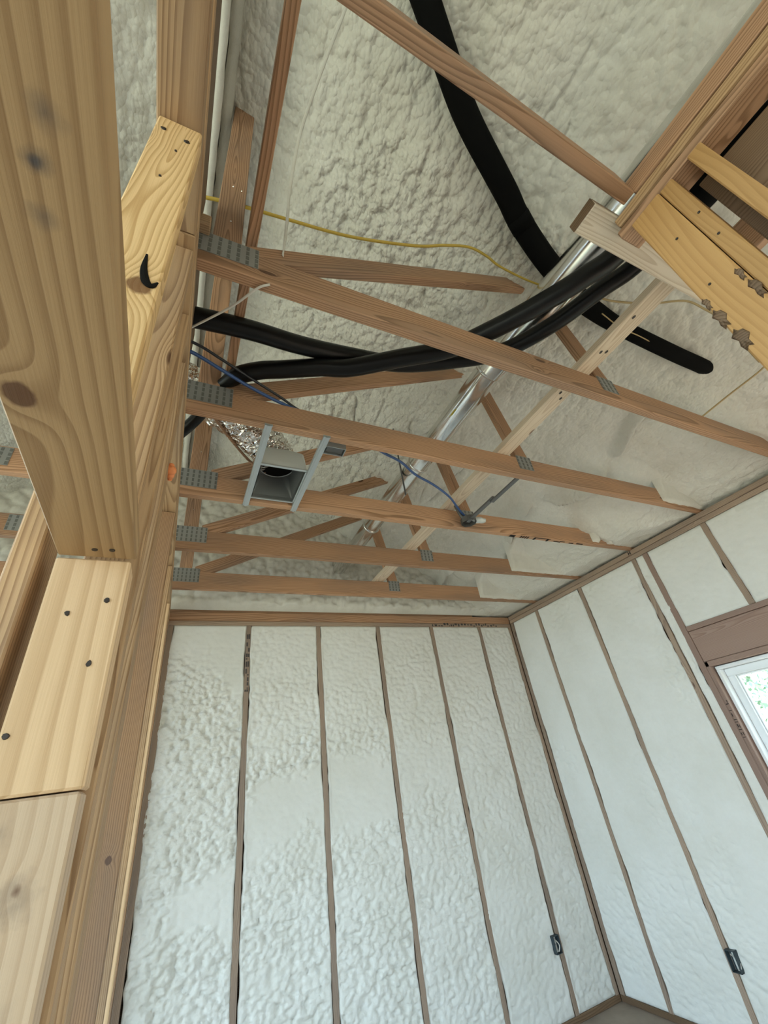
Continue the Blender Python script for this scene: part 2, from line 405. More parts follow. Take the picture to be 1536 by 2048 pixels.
rz0 = lambda x: float(roof_z(np.array(float(x))))
for (x0, x1) in ((-3.2, -.1), (-.1, 3.6)):  # unseen rear roof, added to cut the sky light from behind
    mesh_obj('rear_roof_blocker', [(x0, -4.0, rz0(x0) - .05), (x1, -4.0, rz0(x1) - .05), (x1, -1.68, rz0(x1) - .05), (x0, -1.68, rz0(x0) - .05),
                                (x0, -4.0, rz0(x0) + .1), (x1, -4.0, rz0(x1) + .1), (x1, -1.68, rz0(x1) + .1), (x0, -1.68, rz0(x0) + .1)],
             [(0, 3, 2, 1), (4, 5, 6, 7), (0, 1, 5, 4), (1, 2, 6, 5), (2, 3, 7, 6), (3, 0, 4, 7)], M['foam'], ce)
# ridge members, sprayed over; the grey one has its shade in the colour
for (a0, a1, z0, z1, mt) in ((-.145, -.105, 4.22, 4.55, M['foam']), (-.104, -.062, 4.30, 4.55, M['shadefoam'])):
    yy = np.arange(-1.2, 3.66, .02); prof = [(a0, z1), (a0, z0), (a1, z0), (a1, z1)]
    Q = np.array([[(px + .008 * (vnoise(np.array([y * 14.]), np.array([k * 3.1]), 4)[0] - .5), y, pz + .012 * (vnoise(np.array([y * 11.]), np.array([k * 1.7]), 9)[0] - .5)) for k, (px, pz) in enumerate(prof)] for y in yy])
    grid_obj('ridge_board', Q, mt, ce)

# ------------------------------------------------------------------ foam between studs
def foam_panel(plane, pos, a0, a1, z0, z1, rough_f, parent, step, seed, sgn):
    """sprayed foam filling one bay, from stud edge a0 to a1; sgn: direction of the room"""
    na = max(8, int((a1 - a0) / step)); nz = int((z1 - z0) / step)
    u = np.linspace(0, 1, na); z = np.linspace(z0, z1, nz); U, Z = np.meshgrid(u, z, indexing='ij')
    ja = (.030 * vnoise(Z * 3, Z * 0 + seed, seed) + .012 * vnoise(Z * 19, Z * 0 + seed, seed + 1)) - .017
    jb = (.016 * vnoise(Z * 5, Z * 0 + seed, seed + 2) + .006 * vnoise(Z * 22, Z * 0 + seed, seed + 3)) - .011
    A = (a0 - ja) + U * ((a1 + jb) - (a0 - ja))
    R = rough_f(A, Z)
    wa = fbm(A * 3, Z * 3, seed + 50) ; wz = fbm(A * 3 + 7, Z * 3, seed + 51)
    big = lumps((A + wa * .05) * 22, (Z + wz * .05) * 29, seed + 10)
    small = lumps((A + wa * .03) * 48, (Z + wz * .03) * 58, seed + 12)
    rip = vnoise(A * 5 + wz * 2, (Z + wa * .08) * 15, seed + 14)
    base = -.044 * R - .003 + .010 * R * (fbm(A * 5, Z * 4, seed + 15) - .4)
    H = base + R * (.042 * big + .017 * small + .012 * (rip - .5))
    crz = np.abs(vnoise(A * 1.6 + wz, (Z + wa * .10) * 5.5, seed + 18) - .5) * 2
    H -= .012 * np.clip(R * 1.3, 0, 1) * (1 - sstep(0, .10, crz))
    H = np.where(H > .003, .003 + (H - .003) * .45, H)
    H += .0012 * (fbm(A * 60, Z * 60, seed + 17, 3) - .5)
    e = np.minimum(U, 1 - U) * (a1 - a0)
    H = np.where(e < .016, np.maximum(H, .0025 - .25 * e), H)
    H[0] = H[-1] = -.012; H[:, 0] = np.minimum(H[:, 0], -.012); H[:, -1] = np.minimum(H[:, -1], -.012)
    if plane == 'y': Pts = np.stack([A, pos + sgn * H, Z], -1); fl = True
    else: Pts = np.stack([pos + sgn * H, A, Z], -1); fl = True
    return grid_obj('foam_panel', Pts, M['wfoam'], parent, (0, 0, 0), flip=fl, rough=R)

def rough_back(A, Z):
    n = (fbm(A * 4, Z * 4, 77, 3) - .45) * .55; z = Z + n; x = A
    def band(lo, hi, f=.10): return sstep(lo - f / 2, lo + f / 2, z) * (1 - sstep(hi - f / 2, hi + f / 2, z))
    b1 = 1 - sstep(2.35, 2.62, z + .5 * (x - .3)) - .85 * band(1.05, 1.34) * sstep(.10, .2, x)
    b2 = .22 + .0 * x + .2 * band(2.0, 2.5) + .75 * band(1.74, 2.02) - .2 * band(1.40, 1.74) + .72 * (1 - sstep(1.28, 1.38, z)) - .55 * band(.78, .86)
    b3 = .22 + .2 * band(1.85, 2.4) + .4 * band(1.82, 1.98) - .16 * band(1.48, 1.82) + .68 * (1 - sstep(1.36, 1.46, z)) - .5 * band(.98, 1.06)
    b4 = .24 + .18 * band(1.9, 2.7) + .45 * (1 - sstep(1.45, 1.6, z))
    b5 = .26 + .18 * band(.9, 2.4)
    b6 = .40 + .0 * x
    r = np.where(x < .54, b1, np.where(x < 1.153, b2, np.where(x < 1.756, b3, np.where(x < 2.368, b4, np.where(x < 2.98, b5, b6)))))
    return np.clip(r, .06, 1)
def rough_right(A, Z):
    return np.clip(.12 + .24 * sstep(.5, .6, fbm(A * 2, Z * 2, 91, 3)), .08, .35)

# ------------------------------------------------------------------ back wall
wb = lumber('wall_back', -2.6, 3.6, YB + .145, YB + .16, 0, 4.75, M['dark'], None, 0); tag(wb, kind='structure')
ZT = 2.934
sx = [-.062, .540, 1.153, 1.756, 2.368, 2.980]
for x in sx: lumber('stud', x - .019, x + .019, YB, YB + .14, .038, ZT, M['stud'], wb)
lumber('corner_stud', 3.392, 3.428, YB, YB + .14, .038, ZT, M['stud'], wb)
lumber('bottom_plate', -.08, XR, YB - .002, YB + .14, 0, .038, M['dark'], wb)
for k, (z0, z1, yo) in enumerate(((ZT, 2.970, 0), (2.972, 3.046, -.002), (3.05, 3.088, .03))):
    lumber('top_plate', -.10, XR - .001 if k < 2 else 2.95, YB + yo, YB + .14, z0, z1, [M['stud'], M['truss'], M['truss']][k], wb)
ed = [x for x in sx] + [3.411]
for k in range(6):
    foam_panel('y', YB, ed[k] + .019, ed[k + 1] - .019, .038, ZT, rough_back, wb, .009 if k < 3 else .011, 100 + 17 * k, -1)
# gable foam above the plates
gx = np.arange(-2.6, 3.5, .014); gz = np.arange(3.07, 4.72, .014); GX, GZ = np.meshgrid(gx, gz, indexing='ij')
gh = .045 * lumps(GX * 14, GZ * 16, 7) + .02 * lumps(GX * 33, GZ * 33, 9) + .05 * fbm(GX * 3, GZ * 3, 12)
gh *= sstep(3.06, 3.13, GZ); gy = YB - gh + .02
grid_obj('gable_foam', np.stack([GX, gy, GZ], -1), M['foam'], wb, (0, 0, 0), flip=True)
lumber('sheathing', -2.6, -.2, YB + .02, YB + .04, 0, 3.05, M['wfoam'], wb, 0)
# faded grading marks: a column on the first stud, a row on the plate
def ink(name, cells, origin, ua, va, mat, parent):
    bm = bmesh.new(); ua, va = Vector(ua), Vector(va); nn = ua.cross(va).normalized()
    rot = Matrix((ua.normalized(), va.normalized(), nn)).transposed()
    for (u, v, du, dv, sk) in cells:
        c = Vector(origin) + ua * (u + du / 2) + va * (v + dv / 2)
        r0 = len(bm.verts); bm_box(bm, (0, 0, 0), (du, dv, .0012), Matrix.Shear('XY', 4, (sk, 0)).to_3x3() if sk else None)
        bm.verts.ensure_lookup_table()
        for vv in bm.verts[r0:]: vv.co = rot @ vv.co + c
    return bm_obj(name, bm, mat, parent, (0, 0, 0))
def ink_each(name, cells, *a):
    for c in cells: ink(name, [c], *a)
rs = random.Random(3)
cells = []; z = 2.40
while z < 2.84:
    dz = rs.uniform(.012, .05)
    for k in range(2):
        if rs.random() < .75: cells.append((-.014 + k * .015, z, .012, dz * rs.uniform(.6, .95), 0))
    z += dz + rs.uniform(.0, .012)
ink('lumber_stamp', cells, (.540, YB - .0008, 0), (1, 0, 0), (0, 0, 1), M['inkgrey'], wb)
cells = []; x = 2.38
while x < 3.24:
    dx = rs.uniform(.008, .03)
    cells.append((x, rs.choice((.002, .014)), dx, rs.choice((.012, .02, .027)), 0)); x += dx + rs.uniform(.006, .02)
ink('lumber_stamp', cells, (0, YB - .0012, ZT + .002), (1, 0, 0), (0, 0, 1), M['inkgrey'], wb)

# ------------------------------------------------------------------ right wall
WY0, WY1, WZ0, WZ1 = .86, 1.835, .95, 2.045          # rough opening of the window
wr = empty('wall_right', (XR, 0, 0), kind='structure')
for nm, y0, y1, z0, z1 in (('sheathing', .60, WY0 - .01, 0, 3.1), ('sheathing', -2.5, .60, 2.12, 3.1),  ('sheathing', WY1 + .01, YB + .15, 0, 3.1), ('sheathing', WY0 - .01, WY1 + .01, 0, WZ0 - .02), ('sheathing', WY0 - .01, WY1 + .01, WZ1 + .02, 3.1)):
    lumber(nm, XR + .142, XR + .155, y0, y1, z0, z1, M['dark'], wr, 0)
ry = [3.215, 2.605, 1.995]
for y in ry: lumber('stud', XR, XR + .14, y - .019, y + .019, .038, 2.968, M['stud'], wr)
lumber('corner_stud', XR, XR + .14, YB - .045, YB - .003, .038, 2.968, M['stud'], wr)
lumber('king_stud', XR, XR + .14, 1.862, 1.905, .038, 2.968, M['red'], wr)
lumber('jack_stud', XR, XR + .14, WY1, WY1 + .026, .038, WZ1 + .036, M['red'], wr)
lumber('jack_stud', XR, XR + .14, WY0 - .026, WY0, .038, WZ1 + .036, M['red'], wr)
lumber('king_stud', XR, XR + .14, WY0 - .066, WY0 - .028, .038, 2.968, M['red'], wr)
lumber('header_plate', XR, XR + .14, WY0 - .026, WY1 + .026, WZ1, WZ1 + .036, M['red'], wr)
lumber('header', XR + .006, XR + .14, WY0 - .026, WY1 + .026, WZ1 + .038, 2.300, M['red'], wr)
lumber('header_cap', XR, XR + .14, WY0 - .026, WY1 + .026, 2.302, 2.338, M['red'], wr)
lumber('cripple_stud', XR, XR + .14, 1.370, 1.408, 2.34, 2.968, M['stud'], wr)
lumber('sill_plate', XR, XR + .14, WY0, WY1, WZ0 - .04, WZ0, M['red'], wr)
for y in (.620, -2.52): lumber('light_opening_jack', XR, XR + .14, y - .019, y + .019, .038, 2.968, M['stud'], wr)  # unseen doorway, added to let light in low from this side
lumber('light_opening_header', XR, XR + .14, -2.50, .60, 2.12, 2.36, M['red'], wr)
for y in (.155, -.455, -1.065, -1.675): lumber('stud', XR, XR + .14, y - .019, y + .019, 2.36, 2.968, M['stud'], wr)
lumber('bottom_plate', XR - .002, XR + .14, .60, YB - .004, 0, .038, M['dark'], wr)
for k, (z0, z1, yo) in enumerate(((2.970, 3.006, 0), (3.008, 3.047, -.004))):
    lumber('top_plate', XR + yo, XR + .14, -2.5, YB - .004, z0, z1, M['stud'], wr)
rb = [(3.234, YB - .045), (2.624, 3.196), (2.014, 2.586), (1.905, 1.976)]
for k, (a, b) in enumerate(rb): foam_panel('x', XR, a, b, .038, 2.968, rough_right, wr, .011, 400 + 13 * k, -1)
for k, (a, b, z0, z1) in enumerate(((1.408, 1.862, 2.338, 2.968), (WY0 - .028, 1.370, 2.338, 2.968), (.639, WY0 - .066, .038, 2.968), (.174, .601, 2.36, 2.968), (-.436, .136, 2.36, 2.968), (-1.046, -.474, 2.36, 2.968), (-1.656, -1.084, 2.36, 2.968), (WY0, WY1, .038, WZ0 - .04))):
    foam_panel('x', XR, a, b, z0, z1, rough_right, wr, .013 if k < 2 else .03, 500 + 13 * k, -1)
cells = [(.0, .00, .016, .004, 0), (.0, .014, .004, .016, 0), (.012, .012, .004, .02, 0), (.0, .045, .018, .005, 0), (.002, .06, .005, .02, 0), (.012, .058, .004, .018, 0),
         (.0, .09, .017, .004, .4), (.0, .105, .017, .004, -.4), (.002, .125, .004, .02, 0), (.0, .16, .016, .004, .3), (.0, .20, .018, .005, 0), (.013, .21, .004, .016, 0)]
ink('stamp_marks', cells, (XR - .0012, WY1 + .022, 1.60), (0, -1, 0), (0, 0, 1), M['ink'], wr)

# window
wn = empty('window_1', (XR, WY1, WZ0), kind='structure')
def ring(name, x0, x1, y0, y1, z0, z1, t, mat, parent):
    o = None
    for (a0, a1, b0, b1) in ((y0, y1, z1 - t, z1), (y0, y1, z0, z0 + t), (y0, y0 + t, z0 + t, z1 - t), (y1 - t, y1, z0 + t, z1 - t)):
        lumber(name, x0, x1, a0, a1, b0, b1, mat, parent, .003)
ring('window_jamb', XR + .035, XR + .15, WY0 + .008, WY1 - .008, WZ0 + .004, WZ1 - .006, .022, M['vinyl'], wn)
ring('sash_frame', XR + .085, XR + .135, WY0 + .031, WY1 - .031, WZ0 + .027, WZ1 - .029, .05, M['vinyl'], wn)
ring('glazing_bead', XR + .098, XR + .125, WY0 + .082, WY1 - .082, WZ0 + .078, WZ1 - .080, .010, M['vinyl'], wn)
lumber('meeting_rail', XR + .085, XR + .135, WY0 + .08, WY1 - .08, 1.46, 1.50, M['vinyl'], wn)
lumber('pane', XR + .108, XR + .114, WY0 + .085, WY1 - .085, WZ0 + .08, WZ1 - .084, M['glass'], wn, 0)

wz = lumber('wall_rear_blocker', -3.2, 3.6, -4.02, -4.0, 2.10, 4.75, M['wfoam'], None, 0); tag(wz, kind='structure')  # unseen rear wall, added to narrow the light from behind
for x0, x1 in ((1.2, 3.6), (-3.2, -1.8)): lumber('sheathing', x0, x1, -4.02, -4.0, 0, 2.10, M['wfoam'], wz, 0)
lumber('rear_run', XR, XR + .15, -4.0, -2.545, 0, 3.1, M['wfoam'], wr, 0)
# ------------------------------------------------------------------ left wall (open framing)
wl = empty('wall_left', (XL, .7, 0), kind='structure')
xw0 = -.181
hp = lumber('header', xw0, -.0765, -.20, .7115, 2.048, 2.085, M['header'], wl, .002)
lumber('cripple_stud', xw0 + .014, XL - .001, .657, .695, 2.086, 2.934, M['wall'], wl)
for x, y in ((-.131, .684), (-.108, .682)):
    bm = bmesh.new(); bmesh.ops.create_cone(bm, cap_ends=True, segments=10, radius1=.004, radius2=.004, depth=.0016)
    bm_obj('nail_head', bm, M['nail'], hp, (x, y, 2.0475))
jk = lumber('jack_stud', xw0 - .002, XL, .712, .772, 1.735, 2.046, M['jack'], wl)
jk2 = lumber('jack_stud', xw0 - .003, XL - .002, .714, .774, .038, 1.733, M['jacklow'], wl)
jk2['label'] = 'lower jack stud piece with rough dirty face'
def nailhead(x, y, z, r, parent, mat=None, ny=-1):
    bm = bmesh.new(); bmesh.ops.create_cone(bm, cap_ends=True, segments=9, radius1=r, radius2=r * .8, depth=.0025, matrix=Matrix.Rotation(math.pi / 2, 4, 'X'))
    for v in bm.verts: v.co.x *= random.uniform(.7, 1.2); v.co.z *= random.uniform(.8, 1.3)
    return bm_obj('nail_head', bm, mat or M['nail'], parent, (x, y, z))
for x, z in ((-.149, 1.957), (-.104, 1.978), (-.108, 1.885), (-.176, 1.80)): nailhead(x, .7112, z, .0042, jk)
lumber('king_stud', xw0 + .004, XL - .001, .850, .905, .038, 2.934, M['wall'], wl)
lumber('king_stud', xw0 + .004, XL, 1.030, 1.130, .038, 2.934, M['wall'], wl)
for y, mt, dx_ in ((1.985, 'farstud', 0), (2.595, 'wall', .001), (3.205, 'jack', .001), (3.60, 'farstud', .0015)): lumber('stud', xw0 + .004, XL + dx_, y - .021, y + .021, .038, 2.934, M[mt], wl)  # wood tones alternate to stand in for lit and shaded faces
cs = lumber('cripple_stud', xw0 + .014, XL, .400, .438, 2.086, 2.934, M['cripple'], wl)
cs['label'] = 'honey coloured cripple stud with dark split knot'
lumber('top_plate', xw0 + .008, XL, -1.2, .62, 2.936, 2.990, M['wall'], wl)
lumber('top_plate', xw0 + .008, XL + .001, .622, YB, 2.936, 2.990, M['wall'], wl)
lumber('top_plate', xw0 + .008, XL + .002, -1.2, YB, 2.991, ZP - .001, M['wall'], wl)
lumber('bottom_plate', xw0 + .004, XL, .712, YB, 0, .038, M['wall'], wl)
for (x, z, rx, rz) in ((-.150, 2.872, .005, .004), (-.105, 2.855, .009, .005)):
    o = nailhead(x, .3992, z, .006, cs)
for x, z in ((-.118, 2.79), (-.128, 2.66)): nailhead(x, .3992, z, .0028, cs)
bm = bmesh.new(); bm_tube(bm, [(-.109, 0, 2.395), (-.107, 0, 2.355), (-.100, 0, 2.326), (-.092, 0, 2.320), (-.086, 0, 2.332)], lambda t: .0015 + .0045 * math.sin(math.pi * t), 8, 6, flat=.5, up=(0, 1, 0))
bm_obj('split_knot', bm, M['hole'], cs, (0, .399, 0))
lumber('wall_stud', -.240, -.204, .712, .80, .038, 2.934, M['wall'], wl)
# dark blocking standing on the plate between trusses, with its sprayed edge
for y0, y1 in ((-.9, .10), (.19, .735), (.79, 1.26)):
    lumber('blocking', -.128, -.090, y0, y1, ZP + .001, 3.40, M['dark'], wl)  # shadow on the face put into the dark wood colour
lumber('blocking', -.128, -.060, .700, .734, 3.19, 3.25, M['wall'], wl)
fp = tag(mesh_obj('foam_drip', [(0, 0, 0)], [], M['orangefoam']), None)
bpy.data.objects.remove(fp)
bm = bmesh.new()
for (dy, dz, r) in ((0, 0, .016), (.012, -.008, .012), (.02, .006, .010), (-.006, .012, .009), (.026, -.012, .007)):
    bmesh.ops.create_icosphere(bm, subdivisions=2, radius=r, matrix=Matrix.Translation((.002, dy, dz)))
tag(bm_obj('foam_blob', bm, M['orangefoam'], None, (XL + .004, 1.096, 2.531), True), 'small orange sealant blob stuck on the left wall studs', 'foam blob')

# ------------------------------------------------------------------ partition at upper right
wi = empty('wall_inner', (1.07, .17, 2.4), kind='structure')
lumber('corner_stud', 1.070, 1.108, .079, .167, .038, 2.972, M['post'], wi)['label'] = 'wide orange face of the corner stud'
lumber('stud', 1.074, 1.16, .040, .077, .038, 2.972, M['post'], wi)
lumber('stud', 1.070, 1.16, -.043, -.006, .038, 2.972, M['post'], wi)
lumber('stud', 1.112, 1.16, .079, .117, .038, 2.972, M['wall'], wi)
for y in (-.43, -.83): lumber('stud', 1.070, 1.16, y - .019, y + .019, .038, 2.972, M['post'], wi)
lumber('top_plate', 1.078, 1.16, -1.3, .205, 2.974, 3.010, M['truss'], wi)
lumber('top_plate', 1.070, 1.16, -1.3, .190, 3.012, 3.047, M['wall'], wi)
lumber('upper_plate', 1.067, 1.155, -1.3, .112, 3.052, 3.118, M['truss'], wi)
lumber('blocking', 1.165, 1.203, -.62, .02, 2.60, 2.97, M['dark'], wi)
for x in (1.55, 1.95, 2.4): lumber('joist', x, x + .038, -1.2, .10, 2.99, 3.12, M['truss'], wi)
lumber('ledger', 1.20, 2.9, -.26, -.22, 2.93, 3.02, M['truss'], wi)
lumber('stud', 1.38, 1.42, -.24, -.15, .038, 2.93, M['wall'], wi)
lumber('stud', 1.80, 1.84, -.24, -.15, .038, 2.93, M['wall'], wi)
for (y, z) in ((.118, 2.79), (.135, 2.60), (.055, 2.80), (.060, 2.70)):
    bm = bmesh.new(); bmesh.ops.create_cone(bm, cap_ends=True, segments=9, radius1=.0035, radius2=.003, depth=.003, matrix=Matrix.Rotation(math.pi / 2, 4, 'Y'))
    bm_obj('nail_head', bm, M['nail'], wi, (1.0698 if y > .078 else 1.0738, y, z))
for (y, z, a, b) in ((.163, 2.50, .010, .03), (.160, 2.42, .012, .03), (.164, 2.56, .006, .02), (.084, 2.50, .008, .03), (.086, 2.56, .006, .02)):
    bm = bmesh.new(); bmesh.ops.create_icosphere(bm, subdivisions=2, radius=1)
    for v in bm.verts:
        k = 1 + .4 * math.sin(9 * v.co.z + 5 * v.co.y); v.co = Vector((v.co.x * .002, v.co.y * a * k, v.co.z * b * k))
    bm_obj('bark_patch', bm, M['dark'], wi, (1.0695, y, z), True)

# ------------------------------------------------------------------ trusses
def tooth_plate(parent, x0, x1, z0, z1, y, cols):
    bm = bmesh.new(); bm_box(bm, (0, 0, 0), (x1 - x0, .002, z1 - z0), None)
    dx = (x1 - x0) / cols
    for i in range(cols):
        for j in range(4):
            if i % 2 == 0: bm_box(bm, (-(x1 - x0) / 2 + dx * (i + .5), -.0012, -(z1 - z0) / 2 + (z1 - z0) * (j + .5) / 4), (dx * .72, .0016, (z1 - z0) / 4 * .72), None, 0, 1)
    return bm_obj('connector_plate', bm, [M['plate'], M['platedark']], parent, ((x0 + x1) / 2, y - .001, (z0 + z1) / 2))

TL = ['pine roof truss nearest the camera, crossing the top of the photo to the right partition',
      'second pine roof truss, under the two thick black insulated tubes',
      'third pine roof truss, carrying the blue cable, with the steel boot behind it',
      'fourth pine roof truss, with black stencil marks on the underside near its right end',
      'fifth pine roof truss, second from the back wall, its right end vanishing into foam',
      'pine roof truss farthest from the camera, just before the back wall']
chord_end = [1.066, 3.55, 3.55, 3.55, 3.55, 3.55]
diag_end = [None, 1.62, 1.78, 1.35, 1.50, 1.55]
trusses = []
for k, y in enumerate(TY):
    t = empty('roof_truss', (0, y, ZP), TL[k], 'roof truss', 'pine roof trusses'); trusses.append(t)
    y0, y1 = y - .019, y + .019
    if k == 0:
        beam('bottom_chord', (-.9, .062, ZP + .070), (1.066, .128, ZP + .070), (0, 1, 0), .038, .139, M['truss'], t); continue
    lumber('bottom_chord', -2.4, chord_end[k], y0, y1, ZP + .001, ZP + .140, M['truss'], t)
    lumber('post', -.052, .036, y0 + .001, y1 - .001, ZP + .141, float(roof_z(np.array(0.0))) + .06, M['truss'], t)
    ztop = 3.20
    b = Vector((diag_end[k], y, 3.115 + .525 * diag_end[k])); a = Vector((.075, y, 3.115 + .525 * .075 + .036))
    beam('diagonal_web', a + Vector((0, .0015 * (k % 2), 0)), b, (0, 0, 1), .089, .036, M['truss'], t)
    beam('diagonal_web', (1.745, y, ZP + .142), (1.62, y, 3.86), (1, 0, 0), .089, .036, M['truss'], t)
    tooth_plate(t, -.09, .092, 3.100, 3.212, y0 - .0005, 13)
    tooth_plate(t, 1.69, 1.80, 3.10, 3.20, y0 - .0005, 7)
    tooth_plate(t, -.92, -.78, 3.08, 3.18, y0 - .0005, 9)
    for (nx, nz) in ((-.005, 3.34), (.018, 3.60), (-.012, 3.61)):
        bm = bmesh.new(); bmesh.ops.create_icosphere(bm, subdivisions=1, radius=.0035)
        bm_obj('nail_tip', bm, M['brightnail'], t, (nx, y0 - .001, nz))
# foam sprayed over the chord ends near the eave
for k, x0 in ((2, 3.00), (3, 2.96), (4, 2.60), (5, 2.70)):
    y = TY[k] - .019; xx = np.arange(x0, 3.47, .01); vv = np.linspace(0, 1, 22)
    XX, VV = np.meshgrid(xx, vv, indexing='ij')
    lo = ZP + .012 + (.018 * fbm(XX * 16, XX * 0, 3 + k)) + (.075 * (vnoise(XX * 11, XX * 0, 8 + k) > .62) * np.exp(-((XX - x0 - .1) / .16) ** 2) if k < 4 else 0)
    ZZ = lo + VV * (3.34 - lo)
    dep = .012 + .03 * VV + .02 * fbm(XX * 9, ZZ * 9, 14 + k) + .10 * sstep(.55, 1, VV)
    dep *= np.sqrt(np.clip((XX - x0) / .03, 0, 1)); dep[:, 0] = -.004
    grid_obj('foam_overspray', np.stack([XX, y - dep, ZZ], -1), M['foam'], ce, (0, 0, 0), flip=True)
# black stencil marks under the fourth truss, H mark by the wall plate
cells = [(2.10, .004, .05, .026, -.6)] + [(2.20 + .022 * i, .004, .012, .028, -.6) for i in range(4)] + \
        [(2.33, .0, .02, .034, -.6), (2.34, .027, .15, .007, 0), (2.46, .0, .02, .034, -.6), (2.54, .006, .07, .010, 0), (2.60, .016, .05, .008, 0), (2.70, .008, .05, .01, 0), (2.78, .012, .07, .012, 0)]
ink_each('stencil_mark', cells, (0, TY[3] + .018, ZP - .0004), (1, 0, 0), (0, -1, 0), M['ink'], trusses[3])
ink('plate_mark', [(0, 0, .006, .03, 0), (.018, 0, .006, .03, 0), (.004, .012, .016, .006, 0)], (XR - .006, TY[3] + .03, 3.012), (0, -1, 0), (0, 0, 1), M['ink'], wr)

# ------------------------------------------------------------------ braces and loose boards
t = empty('lateral_brace', (1.60, 1.8, ZP + .142), 'long pale flat brace laid on top of the truss chords, running to the back wall', 'brace')
bd = lumber('board', 1.555, 1.645, .265, 3.46, ZP + .142, ZP + .180, M['brace'], t)
for (x, y) in ((1.585, .44), (1.59, .62), (1.615, .61), (1.585, .87), (1.615, .90)):
    bm = bmesh.new(); bmesh.ops.create_cone(bm, cap_ends=True, segments=8, radius1=.006, radius2=.005, depth=.002)
    for v in bm.verts: v.co.y *= 1.6
    bm_obj('nail_hole', bm, M['nail'], bd, (x, y, ZP + .1415))
t = empty('web_brace', (.07, .5, 3.30), 'narrow brown brace on edge just right of the truss posts, rising to the roof', 'brace')
lumber('board', .052, .088, -.35, 1.40, 3.30, 3.389, M['truss'], t)
t = empty('short_board', (1.3, .2, ZP), 'short daylight-whitened board lying flat behind the orange corner stud, dark at its sawn end', 'board')
lumber('board', .974, 2.25, .176, .262, ZP + .001, ZP + .039, M['white'], t)
lumber('sawn_end', .970, .9735, .177, .261, ZP + .002, ZP + .038, M['dark'], t, .001)

# ------------------------------------------------------------------ metal duct
dx, dz = 1.377, 3.50
t = empty('metal_duct', (dx, 1.0, dz), 'shiny round sheet metal duct running above the trusses toward the back wall', 'duct')
def duct_piece(name, y0, y1, r0, r1, xa=dx, xb=dx, sides=32):
    bm = bmesh.new(); ys_ = [y0, y0 + .006] + list(np.linspace(y0 + .03, y1 - .03, 8)) + [y1]
    rr = [r0 + .003, r0] + [r0 + (r1 - r0) * i / 8 for i in range(8)] + [r1]
    bm_tube(bm, [((xa - dx) + (xb - xa) * (a - y0) / (y1 - y0), a, 0) for a in ys_], lambda q: r0 + (r1 - r0) * q, sides, 2, caps=False)
    o = bm_obj(name, bm, M['duct'], t, (dx, 0, dz), True); return o
duct_piece('duct_section', -1.2, .28, .094, .094, 1.475, 1.435)
duct_piece('duct_section', .27, .72, .092, .090, 1.437, 1.412)
duct_piece('duct_section', .71, 1.06, .086, .080, 1.410, 1.388)
duct_piece('duct_section', 1.05, 1.90, .073, .072, 1.383, 1.377)
duct_piece('duct_section', 1.88, 2.75, .070, .068)
duct_piece('duct_section', 2.74, 3.62, .067, .066)
for y in (1.06, 1.89, 2.74):
    bm = bmesh.new(); bm_tube(bm, [(0, y - .008, 0), (0, y, 0), (0, y + .008, 0)], lambda q: .0745 + .003 * math.sin(math.pi * q), 32, 4)
    bm_obj('crimp_band', bm, M['duct'], t, (dx, 0, dz), True)
bm = bmesh.new(); bm_box(bm, (0, 0, 0), (.003, .05, .03), Matrix.Rotation(math.radians(35), 3, 'Y')); bm_obj('warning_label', bm, M['ductlabel'], t, (dx - .058, 1.36, dz - .042))
t2 = empty('hanger_strap', (dx - .08, 2.02, dz), 'thin dark strap hanging beside the metal duct', 'strap')
lumber('strap', dx - .079, dx - .073, 2.00, 2.012, 3.30, 3.92, M['greyarm'], t2, 0)

# ------------------------------------------------------------------ insulated tubes
t = empty('insulated_tube', (-.1, 1.10, 3.26), 'black insulated tube sagging from the left wall, passing behind the other tube', 'pipe', 'black insulated tubes')
A = [(-.35, 1.12, 3.27), (-.087, 1.093, 3.28), (.116, 1.083, 3.285), (.326, 1.096, 3.30), (.557, 1.096, 3.325), (.808, 1.075, 3.345), (1.035, .981, 3.345), (1.23, .846, 3.325), (1.358, .647, 3.31), (1.447, .439, 3.31), (1.51, .289, 3.31), (1.54, .0, 3.32), (1.545, -.5, 3.32)]
sl = tube('sleeve', A, lambda q: .041 - .006 * q, M['black'], t, sides=18, n=8)
tube('label_mark', [(1.33, .725, 3.262), (1.345, .69, 3.262)], .005, M['whitewire'], sl, sides=6)
t = empty('insulated_tube', (.0, 1.40, 3.26), 'black insulated tube rising from the third truss, crossing in front of the other tube', 'pipe', 'black insulated tubes')
B = [(-.25, 1.78, 3.06), (-.115, 1.60, 3.11), (-.035, 1.50, 3.16), (.03, 1.385, 3.235), (.063, 1.345, 3.25), (.111, 1.298, 3.262), (.191, 1.25, 3.265), (.273, 1.215, 3.262), (.432, 1.145, 3.255), (.551, 1.10, 3.245), (.744, .982, 3.244), (.935, .864, 3.244), (1.086, .697, 3.245), (1.214, .525, 3.25), (1.29, .405, 3.255), (1.352, .285, 3.265), (1.39, .0, 3.30), (1.40, -.5, 3.33)]
sl = tube('sleeve', B, lambda q: .026 if q < .2 else (.037 + .005 * q if q > .29 else .026 + .012 * (q - .2) / .09), M['black'], t, sides=18, n=8)
for p, q in (((1.032, .775, 3.196), (1.040, .768, 3.193)), ((1.055, .752, 3.193), (1.072, .735, 3.194))): tube('zip_tie', [p, q], .004, M['whitewire'], t, sides=6)
def rz(x, off): return float(roof_z(np.array(x))) - off
t = empty('insulated_tube', (.8, .3, 4.0), 'straight black insulated tube hugging the sloped foam, ending inside the foam at right', 'pipe', 'black insulated tubes')
